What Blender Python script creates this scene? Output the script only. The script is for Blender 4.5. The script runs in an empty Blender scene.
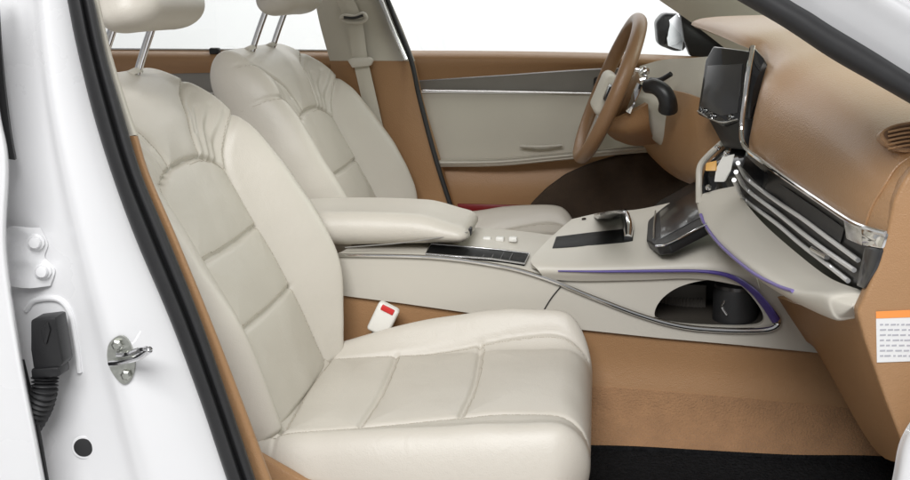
import bpy, bmesh, math, random
import numpy as np
from mathutils import Vector, Matrix, noise
random.seed(4)
S = bpy.context.scene
COL = S.collection

# ---------------------------------------------------------------- camera
CAM = Vector((0.0, 0.0, 1.12))
FPX, CX, CY, WPX = 1100.0, 455.0, 240.0, 910.0
TH = math.atan(245 / 1100)
PS = math.atan(145 / 1100 * math.cos(TH))
R_ = Vector((math.cos(PS), math.sin(PS), 0))
F_ = Vector((-math.sin(PS) * math.cos(TH), math.cos(PS) * math.cos(TH), -math.sin(TH)))
U_ = R_.cross(F_)
cd = bpy.data.cameras.new('camera')
cam = bpy.data.objects.new('camera', cd); COL.objects.link(cam)
cd.sensor_fit = 'HORIZONTAL'; cd.sensor_width = 36; cd.lens = FPX / WPX * 36
cd.clip_end = 200; cd.clip_start = 0.02
M = Matrix((R_, U_, -F_)).transposed().to_4x4(); M.translation = CAM
cam.matrix_world = M
S.camera = cam


def ray(px, py):
    return R_ * ((px - CX) / FPX) + U_ * (-(py - CY) / FPX) + F_


def W(px, py, Y):
    """point of the car's lateral plane Y that lies on this sight line"""
    d = ray(px, py)
    return CAM + d * (Y / d.y)


def proj(p):
    q = Vector(p) - CAM
    k = q.dot(F_)
    return CX + FPX * q.dot(R_) / k, CY - FPX * q.dot(U_) / k


# ---------------------------------------------------------------- materials
MATS = {}


def mat(name, col, rough=.5, metal=0, coat=0, bump=0, bscale=300, var=0.0, vscale=6, sheen=0, spec=.5, kind='noise', coat_r=.05, bdist=.002, crease=.22):
    m = bpy.data.materials.new(name); m.use_nodes = True
    nt = m.node_tree; b = nt.nodes['Principled BSDF']
    b.inputs['Base Color'].default_value = (*col, 1)
    b.inputs['Roughness'].default_value = rough
    b.inputs['Metallic'].default_value = metal
    b.inputs['Coat Weight'].default_value = coat
    b.inputs['Coat Roughness'].default_value = coat_r
    b.inputs['Sheen Weight'].default_value = sheen
    b.inputs['Specular IOR Level'].default_value = spec
    tc = nt.nodes.new('ShaderNodeTexCoord')
    if var:
        n = nt.nodes.new('ShaderNodeTexNoise'); n.inputs['Scale'].default_value = vscale; n.inputs['Detail'].default_value = 6
        nt.links.new(tc.outputs['Object'], n.inputs['Vector'])
        mx = nt.nodes.new('ShaderNodeMix'); mx.data_type = 'RGBA'
        mx.inputs[6].default_value = (*[c * (1 - var) for c in col], 1)
        mx.inputs[7].default_value = (*[min(1, c * (1 + var)) for c in col], 1)
        nt.links.new(n.outputs['Fac'], mx.inputs[0]); nt.links.new(mx.outputs[2], b.inputs['Base Color'])
        rr = nt.nodes.new('ShaderNodeMapRange'); rr.inputs[3].default_value = max(0, rough - .06); rr.inputs[4].default_value = min(1, rough + .06)
        nt.links.new(n.outputs['Fac'], rr.inputs[0]); nt.links.new(rr.outputs[0], b.inputs['Roughness'])
    if bump:
        if kind == 'leather':
            t = nt.nodes.new('ShaderNodeTexVoronoi'); t.inputs['Scale'].default_value = bscale; o = t.outputs['Distance']
        elif kind == 'perf':
            t = nt.nodes.new('ShaderNodeTexVoronoi'); t.inputs['Scale'].default_value = bscale; t.inputs['Randomness'].default_value = 0.0
            cr = nt.nodes.new('ShaderNodeMapRange'); cr.inputs[1].default_value = .15; cr.inputs[2].default_value = .35
            nt.links.new(t.outputs['Distance'], cr.inputs[0]); o = cr.outputs[0]
        else:
            t = nt.nodes.new('ShaderNodeTexNoise'); t.inputs['Scale'].default_value = bscale; t.inputs['Detail'].default_value = 5; o = t.outputs['Fac']
        nt.links.new(tc.outputs['Object'], t.inputs['Vector'])
        bp = nt.nodes.new('ShaderNodeBump'); bp.inputs['Strength'].default_value = bump; bp.inputs['Distance'].default_value = bdist
        nt.links.new(o, bp.inputs['Height']); nt.links.new(bp.outputs['Normal'], b.inputs['Normal'])
    if kind == 'leather' and bump:
        n2 = nt.nodes.new('ShaderNodeTexNoise'); n2.inputs['Scale'].default_value = 34; n2.inputs['Detail'].default_value = 5; n2.inputs['Distortion'].default_value = 1.2
        b2 = nt.nodes.new('ShaderNodeBump'); b2.inputs['Strength'].default_value = crease; b2.inputs['Distance'].default_value = .003
        nt.links.new(tc.outputs['Object'], n2.inputs['Vector']); nt.links.new(n2.outputs['Fac'], b2.inputs['Height'])
        nt.links.new(b2.outputs['Normal'], bp.inputs['Normal'])
    MATS[name] = m
    return m


CREAM = (.57, .533, .470)
TAN = (.395, .222, .106)
mat('cream leather', CREAM, .42, bump=.10, bscale=480, var=.04, vscale=5, kind='leather')
mat('cream thread', (.46, .42, .35), .6)
mat('cream plastic', (.57, .54, .475), .42, bump=.12, bscale=900, var=.03)
mat('cream cloth trim', (.57, .54, .465), .75, bump=.2, bscale=700, var=.05)
mat('tan leather', (.365, .205, .098), .46, bump=.25, bscale=450, var=.05, vscale=4, kind='leather')
mat('tan dash skin', TAN, .36, bump=.25, bscale=380, var=.06, vscale=5, kind='leather', spec=.6, coat=.4, coat_r=.45, crease=.06)
mat('tan carpet', (.345, .19, .094), .95, bump=1.0, bscale=260, var=.22, vscale=30, sheen=.2, bdist=.005)
mat('tan wheel leather', (.25, .14, .07), .35, crease=.05, bump=.2, bscale=500, var=.05, kind='leather')
mat('dark carpet and shade', (.05, .032, .020), .95, bump=1, bscale=300, var=.3, vscale=40)  # bulkhead carpet; also colours the shade panel in the driver footwell
mat('mat carpet', (.014, .014, .015), .95, bump=1, bscale=190, var=.6, vscale=110, bdist=.010, spec=.05)
mat('black rubber', (.017, .017, .018), .55, bump=.15, bscale=90, var=.2, vscale=20)
mat('black plastic', (.012, .012, .013), .38, bump=.1, bscale=600)
mat('deep black', (.008, .008, .008), .5, spec=.2, bump=.1, bscale=300)
mat('gloss black', (.008, .008, .009), .06, coat=.6)
mat('smoked screen', (.03, .03, .032), .30, coat=.6, coat_r=.1)
mat('vent grey', (.030, .028, .026), .34, spec=.5)
mat('ribbed grey', (.17, .155, .135), .5)
mat('pocket lining', (.075, .066, .055), .5, bump=.3, bscale=200, var=.2)
mat('chrome', (.86, .86, .87), .10, metal=1)
mat('satin chrome', (.72, .72, .72), .26, metal=1)
mat('bright silver', (.88, .88, .88), .38, metal=.55)
mat('zinc', (.50, .51, .47), .34, metal=1, var=.25, vscale=120, bump=.3, bscale=150)
mat('grey wood', (.25, .24, .22), .40, var=.2, vscale=9)
mat('white paint', (.75, .75, .76), .28, coat=.6, var=.01, bump=.02, bscale=25)
mat('pillar reflection grey', (.62, .62, .63), .25, coat=.7)  # white pillar paint with its grey reflection put into the base colour
mat('white plastic', (.78, .77, .73), .4)
mat('red plastic', (.60, .03, .03), .35)
mat('dark red', (.20, .01, .012), .4)
mat('violet strip', (.085, .06, .27), .35)
mat('lavender strip', (.20, .16, .40), .35)
mat('label paper', (.74, .74, .74), .6)
mat('label orange', (.85, .30, .07), .6)
mat('label ink', (.42, .42, .46), .7)
mat('orange foil', (.75, .42, .12), .4)
mat('brown slat', (.13, .065, .03), .5)
mat('studio white', (.90, .90, .90), .9, var=.01)
mat('studio floor', (.5, .5, .5), .5, var=.04)
mat('mirror glass', (.85, .87, .88), .03, metal=1)
g = bpy.data.materials.new('window glass'); g.use_nodes = True
nt = g.node_tree; nt.nodes.remove(nt.nodes['Principled BSDF'])
tr = nt.nodes.new('ShaderNodeBsdfTransparent'); tr.inputs[0].default_value = (.96, .97, .965, 1)
gl = nt.nodes.new('ShaderNodeBsdfGlossy'); gl.inputs['Roughness'].default_value = .02
mx = nt.nodes.new('ShaderNodeMixShader'); mx.inputs[0].default_value = .05
nt.links.new(tr.outputs[0], mx.inputs[1]); nt.links.new(gl.outputs[0], mx.inputs[2])
nt.links.new(mx.outputs[0], nt.nodes['Material Output'].inputs[0])
MATS['window glass'] = g
g2 = g.copy(); g2.name = 'windshield glass'
for q in g2.node_tree.nodes:
    if q.type == 'BSDF_TRANSPARENT': q.inputs[0].default_value = (.83, .865, .82, 1)
MATS['windshield glass'] = g2


# ---------------------------------------------------------------- object helpers
def thing(name, label, cat, loc=(0, 0, 0), group=None):
    o = bpy.data.objects.new(name, None); COL.objects.link(o)
    o.location = loc; o['label'] = label; o['category'] = cat; o.empty_display_size = .05
    if group: o['group'] = group
    return o


def world_loc(o):
    v = Vector((0, 0, 0))
    while o is not None:
        v += Vector(o.location); o = o.parent
    return v


def obj(name, bm, material, parent=None, label=None, angle=35, smooth=True, fix=True):
    me = bpy.data.meshes.new(name)
    if fix: bmesh.ops.recalc_face_normals(bm, faces=bm.faces)
    if parent is not None:
        off = world_loc(parent)
        for v in bm.verts: v.co -= off
    bm.to_mesh(me); bm.free()
    mats = material if isinstance(material, (list, tuple)) else [material]
    for m in mats: me.materials.append(MATS[m])
    if smooth:
        me.polygons.foreach_set('use_smooth', [True] * len(me.polygons))
        me.set_sharp_from_angle(angle=math.radians(angle))
    o = bpy.data.objects.new(name, me); COL.objects.link(o)
    o.parent = parent
    if label: o['label'] = label
    return o


def tag(o, label, cat, group=None, kind=None):
    if label: o['label'] = label
    if cat: o['category'] = cat
    if group: o['group'] = group
    if kind: o['kind'] = kind
    return o


def cr(P, n, closed=False):
    """Catmull-Rom through points, n samples per span"""
    P = [Vector(p) for p in P]; out = []; N = len(P)
    spans = N if closed else N - 1
    for i in range(spans):
        p1, p2 = P[i], P[(i + 1) % N]
        p0 = P[(i - 1) % N] if (closed or i > 0) else p1 * 2 - p2
        p3 = P[(i + 2) % N] if (closed or i + 2 < N) else p2 * 2 - p1
        for k in range(n):
            t = k / n
            out.append(.5 * ((2 * p1) + (p2 - p0) * t + (2 * p0 - 5 * p1 + 4 * p2 - p3) * t * t + (3 * p1 - p0 - 3 * p2 + p3) * t ** 3))
    if not closed: out.append(P[-1].copy())
    return out


def grid_bm(rows, bm=None, mi=0):
    bm = bm or bmesh.new()
    V = [[bm.verts.new(p) for p in r] for r in rows]
    for i in range(len(V) - 1):
        for j in range(len(V[0]) - 1):
            f = bm.faces.new((V[i][j], V[i][j + 1], V[i + 1][j + 1], V[i + 1][j])); f.material_index = mi
    return bm


def patch(rows, nu=6, nv=6, thick=.012, bm=None):
    """smooth sheet through a net of points, given a real thickness away from the camera"""
    rows = [[W(*p) if not isinstance(p, Vector) else p for p in r] for r in rows]
    rr = [cr(r, nu) for r in rows]
    cols = [cr([r[j] for r in rr], nv) for j in range(len(rr[0]))]
    G = [[cols[j][i] for j in range(len(cols))] for i in range(len(cols[0]))]
    b2 = bmesh.new(); grid_bm(G, b2)
    b2.normal_update()
    s = sum(((CAM - f.calc_center_median()).dot(f.normal) * f.calc_area() for f in b2.faces))
    if s < 0: bmesh.ops.reverse_faces(b2, faces=b2.faces)
    if thick:
        b2.normal_update()
        bmesh.ops.solidify(b2, geom=b2.verts[:] + b2.edges[:] + b2.faces[:], thickness=thick)
    if bm is None: return b2
    me = bpy.data.meshes.new('t'); b2.to_mesh(me); b2.free(); bm.from_mesh(me); bpy.data.meshes.remove(me)
    return bm


def merge(bm, b2):
    me = bpy.data.meshes.new('t'); b2.to_mesh(me); b2.free(); bm.from_mesh(me); bpy.data.meshes.remove(me)
    return bm


def tube(pts, r, bm=None, n=10, closed=False, sm=6, flat=1.0, up=Vector((0, 0, 1)), r_end=None):
    """round or oval bar along points; flat scales the section along 'up'-ish direction"""
    bm = bm or bmesh.new()
    P = cr(pts, sm, closed) if sm > 1 else [Vector(p) for p in pts]
    N = len(P); rings = []
    for i, p in enumerate(P):
        a = P[(i - 1) % N] if (closed or i > 0) else P[i]
        b = P[(i + 1) % N] if (closed or i < N - 1) else P[i]
        t = (b - a).normalized()
        s = t.cross(up)
        if s.length < 1e-4: s = t.cross(Vector((1, 0, 0)))
        s.normalize(); w = s.cross(t).normalized()
        k = i / (N - 1)
        rad = r(k) if callable(r) else (r if r_end is None else r + (r_end - r) * k)
        rings.append([bm.verts.new(p + (s * math.cos(q * 2 * math.pi / n) + w * math.sin(q * 2 * math.pi / n) * flat) * rad) for q in range(n)])
    for i in range(N if closed else N - 1):
        A, B = rings[i], rings[(i + 1) % N]
        for q in range(n): bm.faces.new((A[q], A[(q + 1) % n], B[(q + 1) % n], B[q]))
    if not closed:
        bm.faces.new(rings[0][::-1]); bm.faces.new(rings[-1])
    return bm


def prism(poly, vec, bm=None, bevel=0, seg=2):
    """polygon (points) extruded along vec"""
    b2 = bmesh.new()
    P = [Vector(p) for p in poly]; vec = Vector(vec)
    A = [b2.verts.new(p) for p in P]; B = [b2.verts.new(p + vec) for p in P]; n = len(P)
    b2.faces.new(A); b2.faces.new(B[::-1])
    for i in range(n): b2.faces.new((A[i], B[i], B[(i + 1) % n], A[(i + 1) % n]))
    bmesh.ops.recalc_face_normals(b2, faces=b2.faces)
    if bevel:
        bmesh.ops.bevel(b2, geom=b2.edges[:], offset=bevel, segments=seg, affect='EDGES', profile=.5)
    if bm is None: return b2
    return merge(bm, b2)


def pp(poly, Y, depth, bevel=0, bm=None, seg=2):
    """pixel outline at lateral distance Y (or per-point Y), extruded away by depth"""
    pts = [W(p[0], p[1], p[2] if len(p) > 2 else Y) for p in poly]
    return prism(pts, (0, depth, 0), bm, bevel, seg)


def box(c, size, rot=None, bm=None, bevel=.004, seg=2):
    b2 = bmesh.new(); bmesh.ops.create_cube(b2, size=1)
    for v in b2.verts: v.co = Vector((v.co.x * size[0], v.co.y * size[1], v.co.z * size[2]))
    if bevel: bmesh.ops.bevel(b2, geom=b2.edges[:], offset=bevel, segments=seg, affect='EDGES', profile=.5)
    for v in b2.verts:
        if rot is not None: v.co = rot @ v.co
        v.co += Vector(c)
    if bm is None: return b2
    return merge(bm, b2)


def lathe(prof, c, axis=Vector((0, 0, 1)), n=24, bm=None):
    bm = bm or bmesh.new()
    q = Vector((0, 0, 1)).rotation_difference(axis.normalized())
    rings = []
    for r, h in prof:
        rings.append([bm.verts.new(Vector(c) + q @ Vector((r * math.cos(2 * math.pi * i / n), r * math.sin(2 * math.pi * i / n), h))) for i in range(n)])
    for A, B in zip(rings, rings[1:]):
        for i in range(n): bm.faces.new((A[i], A[(i + 1) % n], B[(i + 1) % n], B[i]))
    bm.faces.new(rings[0][::-1]); bm.faces.new(rings[-1])
    return bm


from mathutils.bvhtree import BVHTree
_bvh = {}


def hit(px, py, o, lift=0.0):
    """where this sight line meets the surface already built, lifted along its normal"""
    if o.name not in _bvh:
        off = world_loc(o)
        _bvh[o.name] = BVHTree.FromPolygons([v.co + off for v in o.data.vertices], [p.vertices[:] for p in o.data.polygons])
    d = ray(px, py).normalized()
    p, nn, i, k = _bvh[o.name].ray_cast(CAM, d)
    if p is None:
        print('MISS', o.name, px, py); p = CAM + d * 2; nn = -d
    if nn.dot(d) > 0: nn = -nn
    return p + nn * lift


def onp(px, py, P0, nn):
    d = ray(px, py)
    return CAM + d * ((P0 - CAM).dot(nn) / d.dot(nn))


# ---------------------------------------------------------------- upholstery
def axis_samples(n, m0, m1):
    """n samples in [-1,1], crowded towards the two rims of width m0 / m1"""
    t = np.linspace(-1, 1, n); out = t.copy()
    for sgn, m in ((-1, m0), (1, m1)):
        k = (t * sgn) > 1 - m
        a = (t[k] * sgn - (1 - m)) / m
        out[k] = sgn * ((1 - m) + m * np.sin(a * math.pi / 2))
    return out


def pillow(nu, nv, mu, mv0, mv1, front, back):
    """closed cushion: front(u,v,e) and back(u,v,e) give points, e runs 0..1 into the rounded rim"""
    u = axis_samples(nu, mu, mu); v = axis_samples(nv, mv0, mv1)
    Ug, Vg = np.meshgrid(u, v)
    mvv = np.where(Vg < 0, mv0, mv1)
    a = np.clip((np.abs(Ug) - (1 - mu)) / mu, 0, 1); b = np.clip((np.abs(Vg) - (1 - mvv)) / mvv, 0, 1)
    a2 = a * np.sqrt(1 - b * b / 2); b2 = b * np.sqrt(1 - a * a / 2)
    u2 = np.where(a > 0, np.sign(Ug) * ((1 - mu) + mu * a2), Ug)
    v2 = np.where(b > 0, np.sign(Vg) * ((1 - mvv) + mvv * b2), Vg)
    e = 1 - np.sqrt(np.clip(1 - (a2 * a2 + b2 * b2), 0, 1))
    e[0, :] = 1; e[-1, :] = 1; e[:, 0] = 1; e[:, -1] = 1
    Pf = front(u2, v2, e); Pb = back(u2, v2, e)
    bm = bmesh.new(); H, Wd = e.shape
    Vf = [[bm.verts.new(Pf[i, j]) for j in range(Wd)] for i in range(H)]
    Vb = [[Vf[i][j] if i in (0, H - 1) or j in (0, Wd - 1) else bm.verts.new(Pb[i, j]) for j in range(Wd)] for i in range(H)]
    for i in range(H - 1):
        for j in range(Wd - 1):
            f = bm.faces.new((Vf[i][j], Vf[i][j + 1], Vf[i + 1][j + 1], Vf[i + 1][j]))
            try: bm.faces.new((Vb[i][j], Vb[i + 1][j], Vb[i + 1][j + 1], Vb[i][j + 1]))
            except ValueError: pass
    return bm, u2, v2, Pf


def seg_dist(X, Y, lines):
    D = np.full(X.shape, 9.0)
    for L in lines:
        for (x0, y0), (x1, y1) in zip(L, L[1:]):
            dx, dy = x1 - x0, y1 - y0; k = dx * dx + dy * dy + 1e-12
            t = np.clip(((X - x0) * dx + (Y - y0) * dy) / k, 0, 1)
            D = np.minimum(D, np.hypot(X - x0 - t * dx, Y - y0 - t * dy))
    return D


def smooth_line(L, n=8):
    return [(p.x, p.y) for p in cr([Vector((a, b, 0)) for a, b in L], n)]


def sstep(a, b, x):
    t = np.clip((x - a) / (b - a), 0, 1)
    return t * t * (3 - 2 * t)


def sint(s, xs, ys):
    """interpolation table smoothed so that profiles have no kinks"""
    t = np.linspace(-.5, 1.5, 801); y = np.interp(t, xs, ys)
    k = np.exp(-(np.linspace(-2.5, 2.5, 61)) ** 2); k /= k.sum()
    y = np.convolve(np.pad(y, 30, mode='edge'), k, mode='valid')
    return np.interp(s, t, y)


def lumps(X, Y, s, seed):
    out = np.zeros(X.shape)
    for i in range(X.shape[0]):
        for j in range(X.shape[1]):
            out[i, j] = noise.noise(Vector((X[i, j] * s, Y[i, j] * s, seed)))
    return out


def stitches(lines, Xg, Zg, P, off, nrm_):
    """row of short raised threads beside each seam, lying on the built surface"""
    bm = bmesh.new(); fx = Xg.ravel(); fz = Zg.ravel(); fp = P.reshape(-1, 3)
    for Ln in lines:
        pts = [np.array(p) for p in Ln]; acc = 0.0
        for a, b in zip(pts, pts[1:]):
            L_ = np.linalg.norm(b - a)
            if L_ < 1e-6: continue
            t = (b - a) / L_; q = np.array((-t[1], t[0]))
            d = -acc
            while d + .0058 < L_:
                d += .0058
                c = a + t * d + q * off
                k1 = np.argmin((fx - c[0] + t[0] * .0019) ** 2 + (fz - c[1] + t[1] * .0019) ** 2)
                p0 = fp[k1]
                k2 = np.argmin((fx - c[0] - t[0] * .0019) ** 2 + (fz - c[1] - t[1] * .0019) ** 2)
                p1 = fp[k2]
                if np.linalg.norm(p1 - p0) > .0015: tube([Vector(p0) + nrm_ * .0005, Vector(p1) + nrm_ * .0005], .0007, bm, 5, sm=1)
            acc = L_ - d
    return bm


def make_seat(y0, label, nearf, cz, cx):
    root = thing('car_seat', label, 'car seat', (-.30, y0, .27), 'front seats of the car')
    # ---- backrest
    B0 = np.array((-.505, y0, .385)); T = np.array((-.435, 0, .900)); N = np.array((.900, 0, .435)); L = .695
    def wv(s): return sint(s, [0, .15, .3, .45, .6, .72, .84, 1], [.215, .240, .266, .277, .278, .270, .258, .224])
    # seams in metric (lateral, along) coordinates, mirrored
    half = [
        smooth_line([(.160, -.02), (.158, .10), (.156, .22), (.156, .33), (.157, .41), (.153, .452), (.125, .474), (.07, .489), (0, .493)]),
        smooth_line([(.157, .40), (.166, .46), (.190, .508), (.225, .54), (.27, .56)]),
        smooth_line([(.072, .489), (.084, .53), (.12, .578), (.175, .62), (.23, .65)]),
    ]
    seams = []
    for h in half:
        seams += [h, [(-a, b) for a, b in h]]
    cross = [smooth_line([(-.156, .19), (0, .186), (.156, .19)]), smooth_line([(-.150, .325), (0, .321), (.150, .325)])]
    wr = []
    for sg in (1, -1):
        wr += [smooth_line([(sg * .098, .484), (sg * .118, .53), (sg * .165, .58)]), smooth_line([(sg * .122, .478), (sg * .145, .522), (sg * .195, .572)]),
               smooth_line([(sg * .142, .468), (sg * .165, .505), (sg * .21, .548)]), smooth_line([(sg * .11, .535), (sg * .150, .585), (sg * .19, .612)])]

    def front(u, v, e):
        s = (v + 1) / 2; w = wv(s); X = u * w; Z = s * L
        Bo = sint(s, [0, .1, .25, .45, .6, .72, .82, 1], [.040, .060, .080, .082, .072, .056, .028, 0])
        h = Bo * sstep(.150, .228, np.abs(X)) * np.where(X < 0, nearf, 1.12) + .012 * np.exp(-((s - .28) / .22) ** 2) - .03 * sstep(.8, 1, s)
        d = seg_dist(X, Z, seams); d2 = seg_dist(X, Z, cross); d4 = seg_dist(X, Z, wr)
        h -= .0070 * np.exp(-(d / .0045) ** 2) + .0055 * np.exp(-(d2 / .0048) ** 2) + .0048 * np.exp(-(d4 / .0085) ** 2)
        h += .007 * (1 - np.exp(-np.minimum(d, d2) / .03))
        h += .0018 * lumps(X, Z, 16, 1.3 + y0) + .003 * lumps(X, Z, 7, 4.1)
        rd = .075
        dep = -rd + (h + rd) * (1 - e)
        return B0 + (Z[..., None]) * T + dep[..., None] * N + X[..., None] * np.array((0, 1, 0))

    def back(u, v, e):
        s = (v + 1) / 2; w = wv(s); X = u * w; Z = s * L
        rd = .075; dep = -rd - .055 * (1 - e)
        return B0 + (Z[..., None]) * T + dep[..., None] * N + X[..., None] * np.array((0, 1, 0))

    bm, u2, v2, Pf = pillow(241, 271, .16, .06, .22, front, back)
    back_o = obj('backrest', bm, 'cream leather', root, angle=70)
    sg_ = (v2 + 1) / 2
    st_ = obj('stitching', stitches(seams + cross, u2 * wv(sg_), sg_ * L, Pf, .0075, Vector(N)), 'cream thread', back_o); st_['kind'] = 'stuff'
    # ---- cushion
    X0, X1 = -.585 + cx, .046 + cx
    def wc(s): return sint(s, [0, .15, .4, .7, .9, 1], [.225, .245, .262, .268, .262, .245])
    LC = X1 - X0
    cs = []
    inner = smooth_line([(.168, .06), (.176, .22), (.186, .34), (.196, .44), (.20, .52), (.19, .60)])
    cs += [inner, smooth_line([(-.205, .06), (-.188, .16), (-.162, .27), (-.142, .38), (-.132, .47), (-.140, .54), (-.165, .61)])]
    ccross = [smooth_line([(-.19, .085), (0, .078), (.168, .082)]), smooth_line([(-.165, .215), (0, .222), (.175, .215)]), smooth_line([(-.138, .382), (0, .390), (.188, .382)])]
    flank = [smooth_line([(sg * .17, .085), (sg * .21, .08), (sg * .26, .08)]) for sg in (1, -1)]

    def cfront(u, v, e):
        s = (v + 1) / 2; w = wc(s); X = u * w; Z = s * LC
        zc = cz + sint(s, [0, .2, .6, .85, 1], [.400, .408, .426, .440, .434]) + .03 * X
        Bo = sint(s, [0, .12, .35, .6, .85, 1], [.005, .018, .040, .052, .050, .034])
        h = Bo * sstep(.168, .240, np.abs(X)) * np.where(X < 0, .30, 1.5)
        d = seg_dist(X, Z, cs); d2 = seg_dist(X, Z, ccross); d3 = seg_dist(X, Z, flank)
        h -= .0065 * np.exp(-(d / .0045) ** 2) + .0055 * np.exp(-(d2 / .0050) ** 2) + .004 * np.exp(-(d3 / .0045) ** 2)
        h += .008 * (1 - np.exp(-np.minimum(d, d2) / .035))
        h += .002 * lumps(X, Z, 14, 7.7 + y0) + .0025 * lumps(X, Z, 6, 2.9)
        rim = .33 + cz
        z = rim + (zc + h - rim) * (1 - e)
        # the front lip leans back a little as it drops
        x = X0 + Z - .035 * e * sstep(.7, 1, s)
        return np.stack((x, y0 + X, z), -1)

    def cback(u, v, e):
        s = (v + 1) / 2; w = wc(s); X = u * w; Z = s * LC
        z = .33 + cz - .05 * (1 - e)
        x = X0 + Z - .035 * sstep(.7, 1, s)
        return np.stack((x, y0 + X, z), -1)

    bm, u2, v2, Pf = pillow(241, 251, .20, .05, .27, cfront, cback)
    cu = obj('cushion', bm, 'cream leather', root, angle=70)
    sg_ = (v2 + 1) / 2
    st_ = obj('stitching', stitches(cs + ccross, u2 * wc(sg_), sg_ * LC, Pf, .0075, Vector((0, 0, 1))), 'cream thread', cu); st_['kind'] = 'stuff'
    # side shield, base and rails
    sh = prism([(-.60, y0 - .262, .20), (-.60, y0 - .262, .37), (-.54, y0 - .262, .40), (-.44, y0 - .262, .345), (-.05, y0 - .262, .335), (-.05, y0 - .262, .27)], (0, .02, 0), None, .006)
    obj('side_shield', sh, 'tan leather', root)
    sh = prism([(-.60, y0 + .242, .20), (-.60, y0 + .242, .37), (-.54, y0 + .242, .40), (-.44, y0 + .242, .345), (-.05, y0 + .242, .335), (-.05, y0 + .242, .27)], (0, .02, 0), None, .006)
    obj('side_shield', sh, 'tan leather', root)
    obj('seat_base', box((-.31, y0, .295), (.50, .44, .07), bevel=.01), 'black plastic', root)
    for sg in (-1, 1):
        obj('rail', box((-.30, y0 + sg * .19, .262), (.58, .05, .035), bevel=.005), 'black plastic', root)
    # ---- headrest
    hc = np.array((-.770, y0, 1.150)); hT = np.array((-.20, 0, .98)); hN = np.array((.98, 0, .20))

    def hf(sign, tk):
        def f(u, v, e):
            wid = .145 - .018 * v
            X = u * wid; Z = v * .092
            d = sign * tk * (1 - e) * (1 - .12 * (u * u)) - .012 * (X / .14) ** 2 * (sign < 0)
            return hc + Z[..., None] * hT + d[..., None] * hN + X[..., None] * np.array((0, 1, 0))
        return f
    bm, *_ = pillow(61, 51, .38, .45, .45, hf(1, .058), hf(-1, .05))
    hr = obj('headrest', bm, 'cream leather', root, angle=70)
    for sg in (-1, 1):
        bm = tube([(-.850, y0 + sg * .085, .93), (-.826, y0 + sg * .085, 1.0), (-.785, y0 + sg * .085, 1.10)], .0075, n=12)
        p = obj('headrest_post', bm, 'chrome', root)
        bm = lathe([(.016, 0), (.017, .008), (.012, .012)], (-.838, y0 + sg * .085, .975), Vector((-.4, 0, .9)), 16)
        obj('guide_collar', bm, 'cream plastic', p)
    return root


seat = make_seat(1.88, 'cream leather front passenger seat beside the open door opening', .38, 0, 0)
seat.location.x -= .012
seat2 = make_seat(2.68, 'cream leather driver seat behind the steering wheel, on the far side of the console', .42, .045, -.06)
seat2.location += Vector((.010, 0, .014))

# seat belt buckle
bk = thing('seat_belt_buckle', 'cream seat belt buckle with red release button, beside the front passenger seat cushion', 'belt buckle', W(383, 325, 2.12))
ax = (W(390, 304, 2.12) - W(376, 333, 2.12)).normalized()
def buckle_rot():
    z = ax; y = Vector((0, 1, 0)); x = y.cross(z).normalized(); y = z.cross(x)
    return Matrix((x, y, z)).transposed()
BR = buckle_rot()
cB = W(383.5, 319, 2.12)
obj('housing', box(cB, (.046, .026, .066), BR, bevel=.007, seg=3), 'white plastic', bk)
obj('release_button', box(cB + ax * .026 + BR @ Vector((0, -.0125, 0)), (.028, .006, .012), BR, bevel=.002), 'red plastic', bk)
obj('stalk', box(cB - ax * .075, (.02, .010, .10), BR, bevel=.003), 'black plastic', bk)

# ---------------------------------------------------------------- centre console
con = thing('center_console', 'cream and tan centre console between the two front seats', 'console', (0, 2.28, .26))
YN = 2.155
side_out = [(330, 257), (430, 258), (500, 267), (543, 279), (556, 274), (600, 273), (700, 273), (735, 268), (770, 285), (800, 302), (812, 330), (820, 353),
            (740, 345), (660, 338), (575, 329), (470, 313), (400, 303), (330, 294)]
hole = cr([W(x, y, YN) for x, y in [(655, 317), (660, 301), (679, 287), (708, 280), (734, 282), (752, 297), (764, 318), (752, 326), (705, 326), (672, 323)]], 5, True)


def holed_plate(outer, hole, depth):
    bm = bmesh.new()
    A = [bm.verts.new(p) for p in outer]; B = [bm.verts.new(p) for p in hole]
    E = [bm.edges.new((A[i], A[(i + 1) % len(A)])) for i in range(len(A))] + [bm.edges.new((B[i], B[(i + 1) % len(B)])) for i in range(len(B))]
    r = bmesh.ops.triangle_fill(bm, edges=E, use_beauty=True)
    bmesh.ops.recalc_face_normals(bm, faces=bm.faces)
    if sum(f.normal.y for f in bm.faces) > 0: bmesh.ops.reverse_faces(bm, faces=bm.faces)
    bmesh.ops.solidify(bm, geom=bm.verts[:] + bm.edges[:] + bm.faces[:], thickness=depth)
    return bm


obj('side_panel', holed_plate([W(x, y, YN) for x, y in side_out], hole, .012), 'cream plastic', con, angle=30)
# pocket liner
bm = bmesh.new(); n = len(hole)
rings = []
cen = sum(hole, Vector()) / n
for k, (dy, sc) in enumerate(((.003, 1.03), (.02, 1.04), (.19, 1.0), (.20, .95), (.20, .5), (.20, .02))):
    rings.append([bm.verts.new(cen + (p - cen) * sc + Vector((0, dy, 0))) for p in hole])
for A, B in zip(rings, rings[1:]):
    for i in range(n): bm.faces.new((A[i], A[(i + 1) % n], B[(i + 1) % n], B[i]))
bm.faces.new(rings[-1])
obj('storage_pocket', bm, 'pocket lining', con)
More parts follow.
